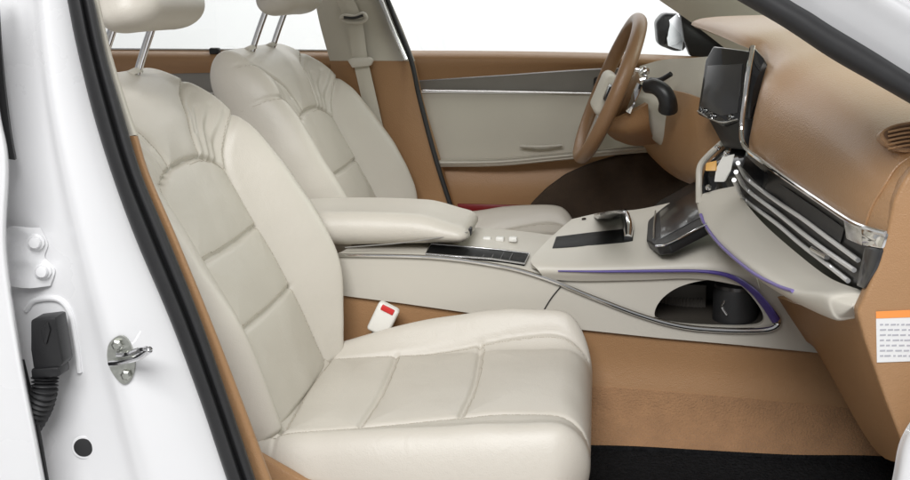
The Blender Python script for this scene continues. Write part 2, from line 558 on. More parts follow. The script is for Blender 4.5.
# lower tan panel
obj('lower_panel', patch([[(320, 292, 2.165), (470, 311, 2.165), (660, 336, 2.165), (822, 350, 2.165), (960, 362, 2.165)],
                          [(320, 345, 2.168), (470, 352, 2.168), (660, 366, 2.168), (830, 380, 2.168), (960, 390, 2.168)],
                          [(320, 380, 2.16), (470, 384, 2.16), (660, 393, 2.16), (850, 408, 2.16), (960, 417, 2.16)]], 6, 6, .02), 'tan leather', con)
# top deck
obj('top_deck', patch([[(330, 262, 2.156), (430, 262, 2.156), (500, 271, 2.156), (560, 287, 2.156)],
                       [(330, 256, 2.158), (430, 255.5, 2.158), (500, 264, 2.158), (560, 279, 2.158)],
                       [(345, 250, 2.19), (440, 250, 2.19), (500, 257, 2.19), (560, 270, 2.19)],
                       [(365, 235, 2.30), (445, 235, 2.30), (500, 240, 2.30), (560, 250, 2.30)],
                       [(390, 226, 2.40), (445, 226, 2.40), (500, 229, 2.40), (560, 236, 2.40)]], 6, 6, .01), 'cream plastic', con)
# cup holder slot (black tray let in the deck) with shutter lines
def deck_z(px, py, Y, dz=.0): return W(px, py, Y) + Vector((0, 0, dz))
deck = bpy.data.objects['top_deck']
tray = [hit(426, 255.5, deck, .006), hit(431, 246.5, deck, .006), hit(529, 256, deck, .006), hit(524, 266, deck, .006)]
tr2 = [hit(a, b, deck, .005) for a, b in [(426, 255.5), (431, 246.5), (463, 249), (496, 252), (529, 256), (524, 266), (491, 261), (458, 258)]]
obj('cup_holder_tray', prism(tr2, (0, 0, -.008), None, .0015), 'deep black', con)
bm = bmesh.new()
for k in range(7):
    a = tray[0].lerp(tray[3], .30 + k * .09); b = tray[1].lerp(tray[2], .30 + k * .09)
    tube([a.lerp(b, .08) + Vector((0, 0, .001)), a.lerp(b, .92) + Vector((0, 0, .001))], .0016, bm, 6, sm=1)
obj('shutter_slat', bm, 'black plastic', con)
tube_pts = [tray[0], tray[1], tray[2], tray[3]]
obj('tray_rim', tube([p + Vector((0, 0, .0005)) for p in tr2], .0020, closed=True, sm=1), 'satin chrome', con)
# small white switches behind the tray
bm = bmesh.new()
for px in (487, 500, 513):
    box(W(px, 241, 2.30) + Vector((0, 0, .004)), (.018, .02, .010), None, bm, .003)
obj('switch_row', bm, 'white plastic', con)
# armrest
def armrest():
    xa = W(318, 230, 2.27).x; xb = W(474, 230, 2.27).x
    z1 = W(420, 221, 2.17).z; z0 = W(420, 243, 2.17).z
    cx, hx = (xa + xb) / 2 - .06, (xb - xa) / 2 + .06
    def f(sg):
        def g(u, v, e):
            X = v * hx; Yl = u * .112
            t = (v + 1) / 2
            zt = z1 + .012 * np.sin(t * math.pi * .9) - .018 * sstep(.75, 1, t); zb = z0 - .022 * (1 - t)
            mid = zb + (zt - zb) * .45
            z = mid + ((zt if sg > 0 else zb) - mid) * (1 - e)
            return np.stack((cx + X, 2.275 + Yl, z), -1)
        return g
    bm, *_ = pillow(61, 101, .30, .12, .10, f(1), f(-1))
    return bm
arm = obj('armrest', armrest(), 'cream leather', con, angle=70)
obj('armrest_seam', tube([W(345, 247.5, 2.163), W(400, 243, 2.163), W(440, 237.5, 2.163), W(468, 232, 2.18)], .0012, sm=6), 'grey wood', arm)
obj('armrest_latch', box(W(470.5, 231, 2.21), (.006, .022, .016), None, bevel=.002), 'black plastic', arm)
# shifter bridge
bridge = [[(545, 279, 2.150), (580, 281, 2.146), (640, 280, 2.146), (700, 279, 2.146), (760, 290, 2.146)],
          [(538, 270, 2.143), (575, 271, 2.136), (640, 270, 2.136), (700, 269, 2.136), (755, 275, 2.136)],
          [(531, 260, 2.165), (572, 262, 2.155), (640, 260, 2.155), (700, 256, 2.155), (745, 256, 2.155)],
          [(543, 245, 2.23), (585, 246, 2.23), (640, 242, 2.23), (700, 236, 2.23), (745, 228, 2.23)],
          [(560, 229, 2.33), (600, 226, 2.33), (640, 222, 2.33), (700, 212, 2.33), (745, 200, 2.33)],
          [(572, 219, 2.40), (605, 212, 2.40), (640, 209, 2.40), (690, 198, 2.40), (740, 186, 2.40)]]
obj('shifter_panel', patch(bridge, 8, 8, .012), 'cream plastic', con, angle=60)
# splits
obj('panel_gap', tube([W(563, 284, 2.153), W(550, 300, 2.153), W(538, 321, 2.153)], .0012), 'black plastic', con)
slot = [(552, 249, 2.22), (556, 238, 2.28), (627, 229, 2.305), (626, 243, 2.225)]
def on_bridge(p, dy=0): return W(*p) + Vector((0, -.002, .004))
br = bpy.data.objects['shifter_panel']
obj('shifter_slot', prism([hit(a, b, br, .0015) for a, b in [(552, 248.5), (556, 237), (590, 233), (626, 229), (634, 230), (633, 241), (624, 242.5), (588, 245.5)]], (0, 0, -.010), None, .0018), 'deep black', con)
lev = obj('shift_lever', tube([hit(628, 240, br, .004), hit(628.5, 232, br, .012), hit(626, 224, br, .022)], lambda k: .008 + .003 * math.sin(k * math.pi), n=16, flat=1.3), 'chrome', con)
obj('button_row', prism([hit(a, b, br, .003) for a, b in [(594, 215.5), (600, 212.5), (626, 210.8), (629, 215), (612, 217.5), (598, 217.8)]], (0, 0, -.006), None, .0015), 'satin chrome', con)
obj('round_button', lathe([(.005, 0), (.005, .002)], hit(584, 219.5, br, .0005), Vector((-.1, -.1, 1)), 14), 'gloss black', con)
# climate screen housing: a tilted slab
n1 = Vector((-.42, -.06, .90)).normalized(); P1 = W(676, 222, 2.27) + Vector((0, 0, .010))
def cl(a, b, up_=0.0): return onp(a, b, P1, n1) + n1 * up_
hs = obj('climate_panel', prism([cl(a, b) for a, b in [(646, 240), (648, 211), (660, 200), (700, 178), (716, 200), (712, 221), (668, 244), (656, 246)]], n1 * -.022, None, .004, 3), 'black plastic', con)
obj('touch_screen', prism([cl(a, b, .0015) for a, b in [(661, 239), (660, 212), (700, 188), (704, 216)]], n1 * -.003, None, .0008), 'smoked screen', hs)
obj('chrome_strip', tube([cl(654, 240, .002), cl(654.5, 226, .002), cl(656, 212, .002)], .0022), 'chrome', hs)
obj('chrome_strip', tube([cl(656, 246.5, .001), cl(668, 244.5, .001), cl(690, 233.5, .001), cl(712, 221.5, .001)], .0020), 'chrome', hs)
# chrome sweep along the side, doubled under the pocket
sweep = [(335, 255, 2.150), (430, 257, 2.149), (500, 266, 2.149), (545, 278, 2.148), (590, 296, 2.148), (640, 315, 2.148), (680, 326, 2.148), (720, 330, 2.148), (762, 330, 2.148), (777, 325, 2.148), (777, 316, 2.148)]
obj('chrome_sweep', tube([W(*p) for p in sweep], lambda k: .0034 + .0030 * k, flat=1.0, sm=8), 'chrome', con)
# violet light strip
vs = [(558, 271, 2.134), (600, 271.5, 2.131), (660, 271, 2.131), (705, 271.5, 2.131), (732, 277, 2.134), (752, 290, 2.138), (766, 306, 2.142), (776, 320, 2.146)]
obj('violet_strip', tube([W(*p) for p in vs], lambda k: .0014 + .0016 * min(1, k * 4) + .0065 * max(0, (k - .40) / .60), sm=8), 'violet strip', con)

bm = box(W(684, 303, 2.30) + Vector((-.012, 0, 0)), (.115, .01, .085), None, bevel=.003)
for k in range(14):
    box(W(684, 303, 2.30) + Vector((-.062 + k * .0075, -.006, -.012)), (.0035, .006, .05), None, bm, .001, 1)
obj('ribbed_panel', bm, 'ribbed grey', con)
can = thing('storage_canister', 'small dark round canister in the console side pocket', 'canister', W(735, 324, 2.22))
c0 = W(734, 324, 2.215)
obj('canister_body', lathe([(.040, 0), (.044, .004), (.045, .07), (.043, .078)], c0, n=32), 'black rubber', can)
obj('lid', lathe([(.0435, .0785), (.044, .086), (.038, .092), (.012, .095)], c0, n=32), 'smoked screen', can)
bm = tube([c0 + Vector((-.026, -.038, .060)), c0 + Vector((-.030, -.035, .045)), c0 + Vector((-.020, -.042, .030))], .003, sm=6)
obj('crescent_highlight', bm, 'satin chrome', can)  # chrome arc added as the crescent highlight on the canister's side

# ---------------------------------------------------------------- dashboard
dash = thing('dashboard', 'tan and cream dashboard with chrome trim and slatted air vents', 'dashboard', (.5, 2.2, .6))
# upper pad: stations from the near end to the centre, each running up from the trim and then forward
st = [
    (1.560, [(885, 238), (891, 215), (902, 190), (930, 160), (1010, 140), (1150, 132)]),
    (1.660, [(852, 224), (856, 190), (868, 158), (905, 128), (985, 114), (1120, 108)]),
    (1.780, [(822, 205), (825, 168), (838, 132), (875, 103), (950, 92), (1080, 87)]),
    (1.900, [(794, 187), (797, 148), (811, 112), (848, 84), (920, 74), (1040, 70)]),
    (2.020, [(767, 168), (771, 130), (786, 95), (824, 68), (893, 59), (1010, 55)]),
    (2.110, [(750, 152), (756, 115), (769, 80), (806, 56), (874, 47), (985, 44)]),
    (2.170, [(752, 125), (759, 95), (770, 68), (798, 49), (862, 41), (965, 39)]),
    (2.220, [(763, 80), (765, 67), (772, 54), (796, 42), (852, 36), (950, 34)]),
    (2.280, [(758, 55), (761, 48), (769, 41), (791, 35), (842, 31), (940, 30)]),
    (2.360, [(738, 44), (742, 37), (753, 32), (776, 28), (826, 25), (920, 25)]),
    (2.500, [(715, 34), (719, 28), (730, 24), (755, 22), (805, 20), (900, 20)]),
    (2.660, [(691, 24.5), (694, 21), (705, 18), (730, 16), (780, 15), (880, 15)])]
rows = [[(p[0], p[1], Y) for p in ps] for Y, ps in st]
obj('upper_pad', patch(rows, 8, 8, .012), 'tan dash skin', dash, angle=60)
# end cap facing the door opening
cap = [(914, 168), (903, 182), (894, 202), (888, 232), (880, 262), (866, 294), (857, 313), (866, 345), (886, 402), (909, 462), (990, 480), (1010, 300), (990, 165), (940, 155)]
capP = [W(x, y, 1.552) for x, y in cap]
obj('end_cap', prism(capP, (0, .03, 0), None, .006, 3), 'tan leather', dash)
# airbag label
lab = [(876, 312), (918, 310), (918, 361), (877, 362.5)]
lb = obj('warning_label', pp(lab, 1.5505, .0012), 'label paper', dash, label='white paper label with an orange header strip')
obj('orange_header', pp([(876, 311.6), (918, 309.6), (918, 317), (876, 318.5)], 1.5498, .0006), 'label orange', lb)
bm = bmesh.new()
random.seed(3)
for r in range(7):
    y = 324 + r * 5.2
    x = 880
    while x < 914:
        w = random.uniform(2, 7)
        pp([(x, y), (x + w, y - .2), (x + w, y + 1.3), (x, y + 1.5)], 1.5499, .0005, 0, bm)
        x += w + random.uniform(1, 2.5)
obj('printed_lines', bm, 'label ink', lb)
# glovebox face and knee panel
obj('glovebox', patch([[(775, 296, 2.16), (797, 304, 2.10), (826, 309, 1.85), (856, 313, 1.585)],
                       [(790, 318, 2.16), (805, 328, 2.10), (846, 375, 1.88), (884, 395, 1.585)],
                       [(805, 340, 2.16), (820, 356, 2.10), (872, 446, 1.83), (910, 466, 1.585)]], 6, 6, .02), 'tan leather', dash)
# chrome main trim
trim = [(753, 46, 2.185), (749, 70, 2.165), (744, 105, 2.15), (741.5, 130, 2.14), (743, 143, 2.115), (750, 152, 2.08), (766, 164, 2.015), (794, 184, 1.895), (822, 203, 1.775), (851, 222, 1.655), (868, 229, 1.60), (886, 234, 1.555)]
obj('chrome_trim', tube([W(*p) for p in trim], lambda k: .0044, sm=8), 'chrome', dash)
pado = bpy.data.objects['upper_pad']
obj('pad_seam', tube([hit(866, 225, pado, .0005), hit(872, 207, pado, .0005), hit(884, 187, pado, .0005), hit(898, 166, pado, .0005), hit(925, 150, pado, .0005)], .0022, n=8), 'tan dash skin', dash)
# gloss black band and vent cave
band = [[(745, 146, 2.12), (752, 155, 2.085), (767, 167, 2.02), (795, 188, 1.90), (823, 207, 1.78), (852, 226, 1.665), (884, 237, 1.57)],
        [(740, 157, 2.14), (748, 169, 2.10), (764, 183, 2.035), (793, 207, 1.915), (822, 230, 1.795), (853, 254, 1.675), (878, 262, 1.58)],
        [(733, 183, 2.16), (745, 196, 2.12), (762, 210, 2.05), (792, 236, 1.925), (820, 260, 1.80), (846, 281, 1.68), (864, 292, 1.59)]]
band = [[W(*p) + Vector((.012, 0, 0)) for p in r] for r in band]
band.append([p + Vector((.02, 0, -.06)) for p in band[-1]])
obj('vent_housing', patch(band, 6, 6, .01), 'vent grey', dash)
vent_lines = [
    [(738, 163, 2.12), (751, 179, 2.06), (780, 201, 1.94), (805, 217.8, 1.84), (830, 236.8, 1.735), (862, 261, 1.59)],
    [(736, 172, 2.13), (750, 189, 2.07), (780, 212, 1.95), (805, 232, 1.85), (830, 251, 1.745), (858, 271, 1.59)],
    [(734, 180, 2.14), (747, 198, 2.08), (780, 223, 1.96), (805, 244, 1.86), (830, 263, 1.755), (852, 280, 1.59)]]
vh = bpy.data.objects['vent_housing']
obj('gloss_band', patch([[hit(a, b, vh, .003) for a, b in [(746, 156), (766, 172), (794, 192), (822, 211), (846, 228)]],
                         [hit(a, b, vh, .003) for a, b in [(744, 163), (765, 181), (792, 200), (819, 219), (844, 236)]],
                         [hit(a, b, vh, .003) for a, b in [(742, 167), (763, 187), (790, 206), (815, 223), (842, 243)]]], 5, 5, .003), 'black plastic', dash)
for i, vl in enumerate(vent_lines):
    obj('vent_slat', tube([hit(p[0], p[1], vh, .006) for p in vl], .0040, sm=8), 'bright silver', dash)
obj('vent_tab', tube([hit(817, 248, vh, .008), hit(832, 257, vh, .008)], .0048, n=10), 'chrome', dash)
obj('corner_plate', prism([W(843, 219, 1.675), W(861, 229, 1.61), W(862, 246, 1.61), W(846, 239, 1.67)], (.012, .004, 0), None, .002), 'satin chrome', dash)
obj('corner_plate', prism([W(860, 228, 1.612), W(887, 233, 1.553), W(881, 249, 1.553), W(862, 246, 1.605)], (.012, .004, 0), None, .003), 'chrome', dash)
obj('vent_end_plate', prism([W(864, 246, 1.60), W(881, 249, 1.553), W(874, 270, 1.553), W(863, 289, 1.56), W(856, 286, 1.60)], (.012, .004, 0), None, .003), 'smoked screen', dash)
# cream wing below the vents with violet strip
wing = [[(735, 186, 2.165), (745, 202, 2.12), (765, 225, 2.04), (798, 254, 1.90), (830, 278, 1.76), (862, 291, 1.60)],
        [(716, 190, 2.18), (724, 207, 2.14), (744, 230, 2.05), (777, 258, 1.91), (812, 281, 1.76), (840, 291, 1.62)],
        [(699, 196, 2.195), (705, 218, 2.15), (722, 241, 2.06), (752, 266, 1.92), (786, 288, 1.77), (822, 297, 1.63)],
        [(698, 206, 2.195), (705, 228, 2.15), (724, 251, 2.06), (755, 277, 1.92), (790, 299, 1.77), (830, 318, 1.625)],
        [(715, 212, 2.20), (725, 236, 2.16), (744, 258, 2.07), (774, 284, 1.93), (806, 305, 1.78), (850, 318, 1.63)],
        [(745, 215, 2.21), (760, 240, 2.17), (780, 262, 2.08), (805, 285, 1.94), (835, 305, 1.79), (872, 315, 1.63)]]
cen_w = W(851, 304, 1.588)
wing = [[W(*p) for p in r] for r in wing]
for r in wing:
    e_ = r[-1]; r.append(e_.lerp(cen_w, .35) + Vector((0, -.012, 0))); r.append(e_.lerp(cen_w, .97) + Vector((0, -.014, 0)))
obj('lower_wing', patch(wing, 8, 8, .006), 'cream plastic', dash, angle=60)
ws = [(701, 214, 2.165), (706, 225, 2.14), (721, 245, 2.055), (750, 270, 1.915), (775, 284, 1.81), (793, 290.5, 1.74)]
obj('violet_strip', tube([W(*p) + Vector((-.001, -.003, 0)) for p in ws], .0030, sm=8), 'lavender strip', dash)
# tray frame beside the screen
fr = [(699, 203, 2.19), (699, 183, 2.20), (700, 167, 2.22), (708, 156, 2.26), (722, 143, 2.30)]
obj('tray_frame', tube([W(*p) for p in fr], .0065, sm=8), 'cream plastic', dash)
obj('centre_tray', patch([[(703, 194, 2.21), (705, 170, 2.23), (724, 146, 2.31)], [(722, 190, 2.19), (725, 165, 2.21), (738, 140, 2.28)], [(740, 186, 2.17), (744, 163, 2.17), (748, 140, 2.24)]], 5, 5, .01), 'gloss black', dash)
for px, py in ((709, 188), (718, 148), (727, 154)):
    obj('clip', lathe([(.001, 0), (.006, .002), (.006, .008), (.001, .012)], W(px, py, 2.185), Vector((-.3, -1, .3)), 10), 'chrome', dash)
# screens
n2 = Vector((-.80, -.52, .28)).normalized(); P2 = W(721, 90, 2.27)
def dp(a, b, up_=0.0): return onp(a, b, P2, n2) + n2 * up_
sc = obj('display_housing', prism([dp(a, b) for a, b in [(705, 60), (713, 46), (749, 51), (746, 72), (740, 121), (722, 126), (697, 114)]], n2 * -.03, None, .004, 3), 'gloss black', dash)
obj('display_screen', prism([dp(a, b, .002) for a, b in [(708, 66), (743, 64), (738, 113), (722, 116), (701, 107)]], n2 * -.004, None, .001), 'smoked screen', sc)
obj('bezel_strip', tube([dp(698, 111, .001), dp(708, 117, .001), dp(722, 122.5, .001), dp(738, 119.5, .001)], .0016), 'satin chrome', sc)
for (px, py, r) in ((703, 110.5, .8), (712, 116.5, 1.0), (731, 117.5, .8)):
    kb = obj('control_knob', lathe([(.0035 * r, 0), (.006 * r, .001), (.006 * r, .006), (.004 * r, .008)], dp(px, py, .001), n2, 16), 'gloss black', sc)
    obj('knob_ring', lathe([(.0066 * r, 0), (.0066 * r, .0035), (.0056 * r, .004)], dp(px, py, .0005), n2, 16), 'chrome', kb)
blk = [(753, 46), (764, 58), (774, 76), (768, 98), (758, 126), (750, 150), (742, 138), (743, 110), (749, 70)]
obj('pillar_of_display', pp(blk, 2.20, .05, .004), 'gloss black', dash)
# stem under the display
obj('display_stem', prism([W(707, 117, 2.31), W(742, 119, 2.19), W(744, 150, 2.17), (W(724, 148, 2.26))], (.03, .01, 0), None, .003), 'black plastic', dash)
# driver's side
obj('driver_lower_panel', patch([[(628, 92, 2.93), (655, 88, 2.78), (680, 92, 2.55), (700, 98, 2.42), (722, 100, 2.36)],
                                 [(632, 118, 2.93), (652, 124, 2.76), (674, 130, 2.55), (696, 134, 2.40), (722, 136, 2.34)],
                                 [(638, 140, 2.94), (655, 156, 2.78), (676, 168, 2.57), (698, 174, 2.42), (722, 172, 2.35)],
                                 [(650, 152, 2.97), (672, 174, 2.84), (690, 184, 2.62), (708, 188, 2.46), (728, 186, 2.38)],
                                 [(680, 150, 3.0), (700, 172, 2.9), (716, 182, 2.68), (730, 186, 2.5), (745, 184, 2.42)]], 6, 6, .012), 'tan leather', dash, angle=60)
obj('driver_upper_panel', patch([[(640, 66, 2.96), (662, 60, 2.85), (690, 58, 2.62), (715, 56, 2.45)],
                                 [(632, 82, 2.95), (660, 78, 2.82), (686, 80, 2.60), (712, 82, 2.44)],
                                 [(630, 98, 2.94), (658, 98, 2.80), (683, 106, 2.57), (708, 112, 2.42)]], 6, 6, .012), 'cream cloth trim', dash, angle=60)
# demister grille near the end
gc = [W(x, y, 1.60) for x, y in [(879, 135), (887, 127), (905, 122), (935, 120), (960, 128), (935, 146), (905, 152), (888, 146)]]
gv = obj('side_vent', prism([p + Vector((0, -.004, .0)) for p in cr(gc, 4, True)], (.01, .06, -.01), None, 0), 'tan dash skin', dash)
gi = [W(x, y, 1.592) for x, y in [(884, 135), (890, 129.5), (906, 125), (934, 123), (954, 129), (934, 143), (906, 148), (891, 142)]]
obj('vent_grille', prism(cr(gi, 4, True), (0, .002, 0), None, 0), 'brown slat', gv)
bm = bmesh.new()
for k in range(5):
    y = 128 + k * 4.2
    tube([W(888, y + 4, 1.589), W(910, y, 1.589), W(945, y - 2, 1.589)], .0016, bm, 6)
obj('vent_slat', bm, 'tan leather', gv)

# white tag lying in the tray
tg = thing('card_tag', 'small white tag with an orange corner in the tray below the display', 'tag', W(720, 172, 2.19))
obj('tag_card', prism([W(714, 182, 2.165), W(716, 168, 2.17), (W(722, 157, 2.18)), W(733, 155, 2.17), W(729, 172, 2.155), W(724, 182, 2.155)], (.004, .002, .002), None, .001), 'white plastic', tg)
obj('orange_tab', prism([W(705, 171, 2.17), W(706, 163, 2.18), W(715, 161, 2.175), W(715, 171, 2.165)], (.004, .002, .001), None, .001), 'orange foil', tg)

# ---------------------------------------------------------------- steering wheel
sw = thing('steering_wheel', 'tan leather steering wheel on the driver side', 'steering wheel', W(608, 88, 2.68))
C0 = W(609, 89, 2.68)
up = Vector((.37, 0, .93)).normalized()
lat = Vector((-.085, 1, 0)).normalized()
nrm = up.cross(lat).normalized()
if nrm.x > 0: nrm = -nrm
lat = up.cross(nrm).normalized()
RW = .176
ringp = [C0 + (up * math.cos(a) + lat * math.sin(a)) * RW for a in [i * 2 * math.pi / 48 for i in range(48)]]
bm = bmesh.new(); rings = []
for i in range(96):
    a = i * 2 * math.pi / 96; e = up * math.cos(a) + lat * math.sin(a); c = C0 + e * RW
    rings.append([bm.verts.new(c + (e * math.cos(q * 2 * math.pi / 16) * .0155 + nrm * math.sin(q * 2 * math.pi / 16) * .0175)) for q in range(16)])
for i in range(96):
    A, B = rings[i], rings[(i + 1) % 96]
    for q in range(16): bm.faces.new((A[q], A[(q + 1) % 16], B[(q + 1) % 16], B[q]))
obj('rim', bm, 'tan wheel leather', sw)
MB = Matrix((lat, up, nrm)).transposed()
obj('airbag_pad', box(C0 + nrm * .006 - up * .012, (.15, .10, .034), MB, bevel=.015, seg=4), 'cream cloth trim', sw)
for sg in (-1, 1):
    p = obj('spoke', prism([C0 + lat * sg * .07 + up * .03 + nrm * .004, C0 + lat * sg * .165 + up * .022 + nrm * .002, C0 + lat * sg * .165 - up * .03 + nrm * .002, C0 + lat * sg * .07 - up * .04 + nrm * .004], nrm * -.018, None, .006), 'cream plastic', sw)
    obj('switch_pad', box(C0 + lat * sg * .105 + nrm * .012, (.045, .04, .010), MB, bevel=.004), 'gloss black', p)
obj('spoke', prism([C0 + lat * .03 - up * .05 + nrm * .002, C0 - lat * .03 - up * .05 + nrm * .002, C0 - lat * .025 - up * .168, C0 + lat * .025 - up * .168], nrm * -.016, None, .005), 'satin chrome', sw)
obj('hub_cover', lathe([(.075, 0), (.07, .03), (.05, .05)], C0 - nrm * .01, -nrm, 28), 'tan wheel leather', sw)
# column and stalks
colm = thing('steering_column', 'grey steering column shroud with black stalks behind the wheel', 'steering column', W(645, 110, 2.68))
obj('shroud', tube([C0 - nrm * .055, C0 - nrm * .10 - up * .005, C0 - nrm * .17 - up * .012, C0 - nrm * .24 - up * .03], lambda k: .050 + .018 * k, n=20, flat=1.05), 'cream cloth trim', colm, angle=60)
obj('shroud_lower', patch([[(606, 124, 2.58), (626, 116, 2.58), (648, 104, 2.6)], [(607, 133, 2.60), (628, 134, 2.60), (650, 128, 2.62)], [(615, 140, 2.70), (634, 146, 2.70), (656, 144, 2.72)]], 6, 6, .015), 'tan leather', colm)
obj('stalk', tube([W(647, 86, 2.52), W(656, 87, 2.50), (W(664, 93, 2.49)), W(668, 102, 2.49), W(668, 110, 2.50)], lambda k: .016 + .006 * k, n=14), 'black plastic', colm)
obj('paddle', tube([W(628, 112, 2.57), W(634, 98, 2.56), W(640, 84, 2.56)], .0035, n=8, flat=2.2), 'chrome', colm)
obj('stalk_end', lathe([(.004, 0), (.010, .004), (.010, .016), (.006, .020)], W(642, 74, 2.58), Vector((.5, -.5, .5)), 14), 'chrome', colm)
obj('wiper_lever', tube([W(650, 80, 2.62), W(660, 80, 2.6), W(671, 74, 2.58)], .006, n=10), 'black plastic', colm)
obj('front_ring', tube([W(634, 70, 2.60), W(642, 72, 2.58), W(646, 78, 2.57), W(640, 80, 2.57)], .005, n=10), 'chrome', colm)

# ---------------------------------------------------------------- far side: driver's door
door = thing('driver_door', 'closed driver door seen from inside, with tan sill and cream panel', 'car door', (-.1, 3.0, .4))
obj('sill_pad', patch([[(400, 50.5, 3.03), (500, 51, 3.03), (610, 53, 3.03), (715, 57, 3.03)],
                       [(402, 54, 2.985), (500, 54.5, 2.985), (610, 56.5, 2.985), (715, 60, 2.985)],
                       [(404, 62, 2.970), (500, 62, 2.970), (610, 62, 2.970), (715, 64, 2.970)],
                       [(410, 81, 2.985), (500, 75, 2.985), (610, 68, 2.985), (715, 69, 2.985)]], 8, 5, .02), 'tan leather', door)
obj('wood_inlay', patch([[(410, 82, 2.99), (500, 76, 2.99), (610, 69, 2.99), (700, 68, 2.99)],
                         [(414, 86, 2.995), (500, 84, 2.995), (610, 81, 2.995), (700, 82, 2.995)],
                         [(416, 91, 3.0), (500, 92, 3.0), (610, 94, 3.0), (700, 97, 3.0)]], 6, 4, .015), 'grey wood', door)
obj('chrome_line', tube([W(420, 90.5, 2.985), W(500, 91.5, 2.985), W(596, 93.5, 2.985)], .0035, sm=4), 'satin chrome', door)
obj('door_card', patch([[(416, 92, 2.996), (500, 93, 2.996), (610, 95, 2.996), (700, 98, 2.996)],
                        [(424, 125, 2.985), (500, 124, 2.985), (610, 120, 2.985), (700, 120, 2.985)],
                        [(434, 163, 2.992), (500, 160, 2.992), (610, 152, 2.992), (700, 148, 2.992)]], 8, 5, .02), 'cream cloth trim', door)
obj('armrest_ledge', patch([[(438, 159, 2.985), (500, 158, 2.97), (560, 153, 2.955), (640, 145, 2.955), (700, 142, 2.96)],
                            [(438, 162, 2.935), (500, 161, 2.905), (560, 155.5, 2.885), (640, 148, 2.885), (700, 145, 2.90)],
                            [(438, 167, 2.95), (500, 166, 2.92), (560, 160.5, 2.90), (640, 153, 2.90), (700, 150, 2.91)]], 6, 4, .012), 'cream plastic', door)
obj('door_pull', tube([W(520, 146, 2.968), W(540, 146.5, 2.960), W(562, 145, 2.968)], .006, flat=.7), 'cream plastic', door)
obj('lower_panel', patch([[(438, 165, 2.985), (500, 163, 2.98), (560, 158, 2.975), (640, 150, 2.975), (700, 146, 2.98)],
                          [(448, 188, 2.97), (500, 188, 2.96), (560, 186, 2.955), (640, 180, 2.955), (700, 175, 2.96)],
                          [(460, 225, 2.98), (500, 225, 2.975), (560, 225, 2.97), (640, 222, 2.97), (700, 220, 2.97)]], 6, 5, .02), 'tan leather', door)
obj('window_switch', box(W(603, 83, 2.965), (.05, .02, .032), None, bevel=.008, seg=3), 'black plastic', door)
obj('reflector', box(W(492, 208, 2.95), (.19, .01, .020), None, bevel=.002), 'dark red', door)
obj('window_pane', prism([W(384, -60, 3.05), W(412, 54, 3.05), W(700, 57, 3.05), W(600, -60, 3.05)], (0, .004, 0)), 'window glass', door)
mir = obj('door_mirror', pp([(656, 22), (664, 13), (682, 14), (688, 24), (686, 50), (676, 52), (658, 45)], 3.18, .14, .012, None, 3), 'black plastic', door)
nm = Vector((-.90, -.42, .06)).normalized(); Pm = W(675, 34, 3.105)
obj('mirror_glass', prism([onp(a, b, Pm, nm) for a, b in [(669, 20), (677, 13.5), (681, 20), (684, 36), (682, 50.5), (668, 46), (666, 34)]], nm * -.004, None, .001), 'mirror glass', mir)
obj('mirror_sail', pp([(680, 12), (690, 20), (704, 28), (730, 40), (730, 60), (690, 56), (684, 40)], 3.02, .05, .004), 'black plastic', door)

# rear door behind the driver's pillar
rd = thing('rear_door', 'closed rear door behind the driver seat, tan sill strip over dark grey inlay', 'car door', (-1.2, 3.0, .4))
obj('sill_pad', patch([[(60, 49, 3.03), (200, 50, 3.03), (345, 51, 3.03)], [(60, 53, 2.985), (200, 54, 2.985), (345, 55, 2.985)], [(60, 62, 2.97), (200, 63, 2.97), (345, 63, 2.97)], [(60, 76, 2.985), (200, 73, 2.985), (345, 70, 2.985)]], 6, 5, .02), 'tan leather', rd)
obj('chrome_line', tube([W(60, 49, 3.02), W(200, 50, 3.02), W(345, 51, 3.02)], .004, sm=4), 'satin chrome', rd)
obj('wood_inlay', patch([[(60, 76, 2.99), (200, 73, 2.99), (345, 70, 2.99)], [(60, 92, 3.0), (200, 92, 3.0), (345, 92, 3.0)]], 4, 3, .015), 'grey wood', rd)
obj('inlay_strip', tube([W(60, 92, 2.985), W(200, 93, 2.985), W(345, 93, 2.985)], .0035, sm=4), 'satin chrome', rd)
obj('door_card', patch([[(60, 94, 2.995), (200, 94, 2.995), (345, 94, 2.995)], [(60, 160, 2.985), (200, 160, 2.985), (345, 160, 2.985)], [(60, 240, 2.985), (200, 240, 2.985), (345, 240, 2.985)]], 5, 5, .02), 'cream cloth trim', rd)
obj('lock_pin', box(W(215, 51, 2.99), (.03, .02, .018), None, bevel=.005), 'black plastic', rd)
obj('window_pane', prism([W(40, -60, 3.05), W(40, 52, 3.05), W(340, 53, 3.05), W(330, -60, 3.05)], (0, .004, 0)), 'window glass', rd)

# ---------------------------------------------------------------- car body
body = thing('car', 'white car body around the open passenger door, with pillars, black seals and carpet', 'car', (-.4, 2.2, .2))
# near door post: painted sheet, columns left to right by rows from top to bottom
def post_row(y, x0, x1):
    w = x1 - x0
    return [(x0 - 70, y, 1.462), (x0 - 30, y, 1.462), (x0 + .18 * w, y, 1.460), (x0 + .40 * w, y, 1.452), (x0 + .50 * w, y, 1.440), (x0 + .60 * w, y, 1.438), (x0 + .80 * w, y, 1.452), (x0 + w, y, 1.475), (x0 + 1.22 * w, y, 1.51)]
post = [post_row(-10, -2, 78), post_row(110, 6, 98), post_row(240, 20, 138), post_row(340, 32, 178), post_row(420, 44, 208), post_row(540, 60, 256)]
bp = obj('door_post', patch(post, 8, 10, .006), 'white paint', body, angle=70)
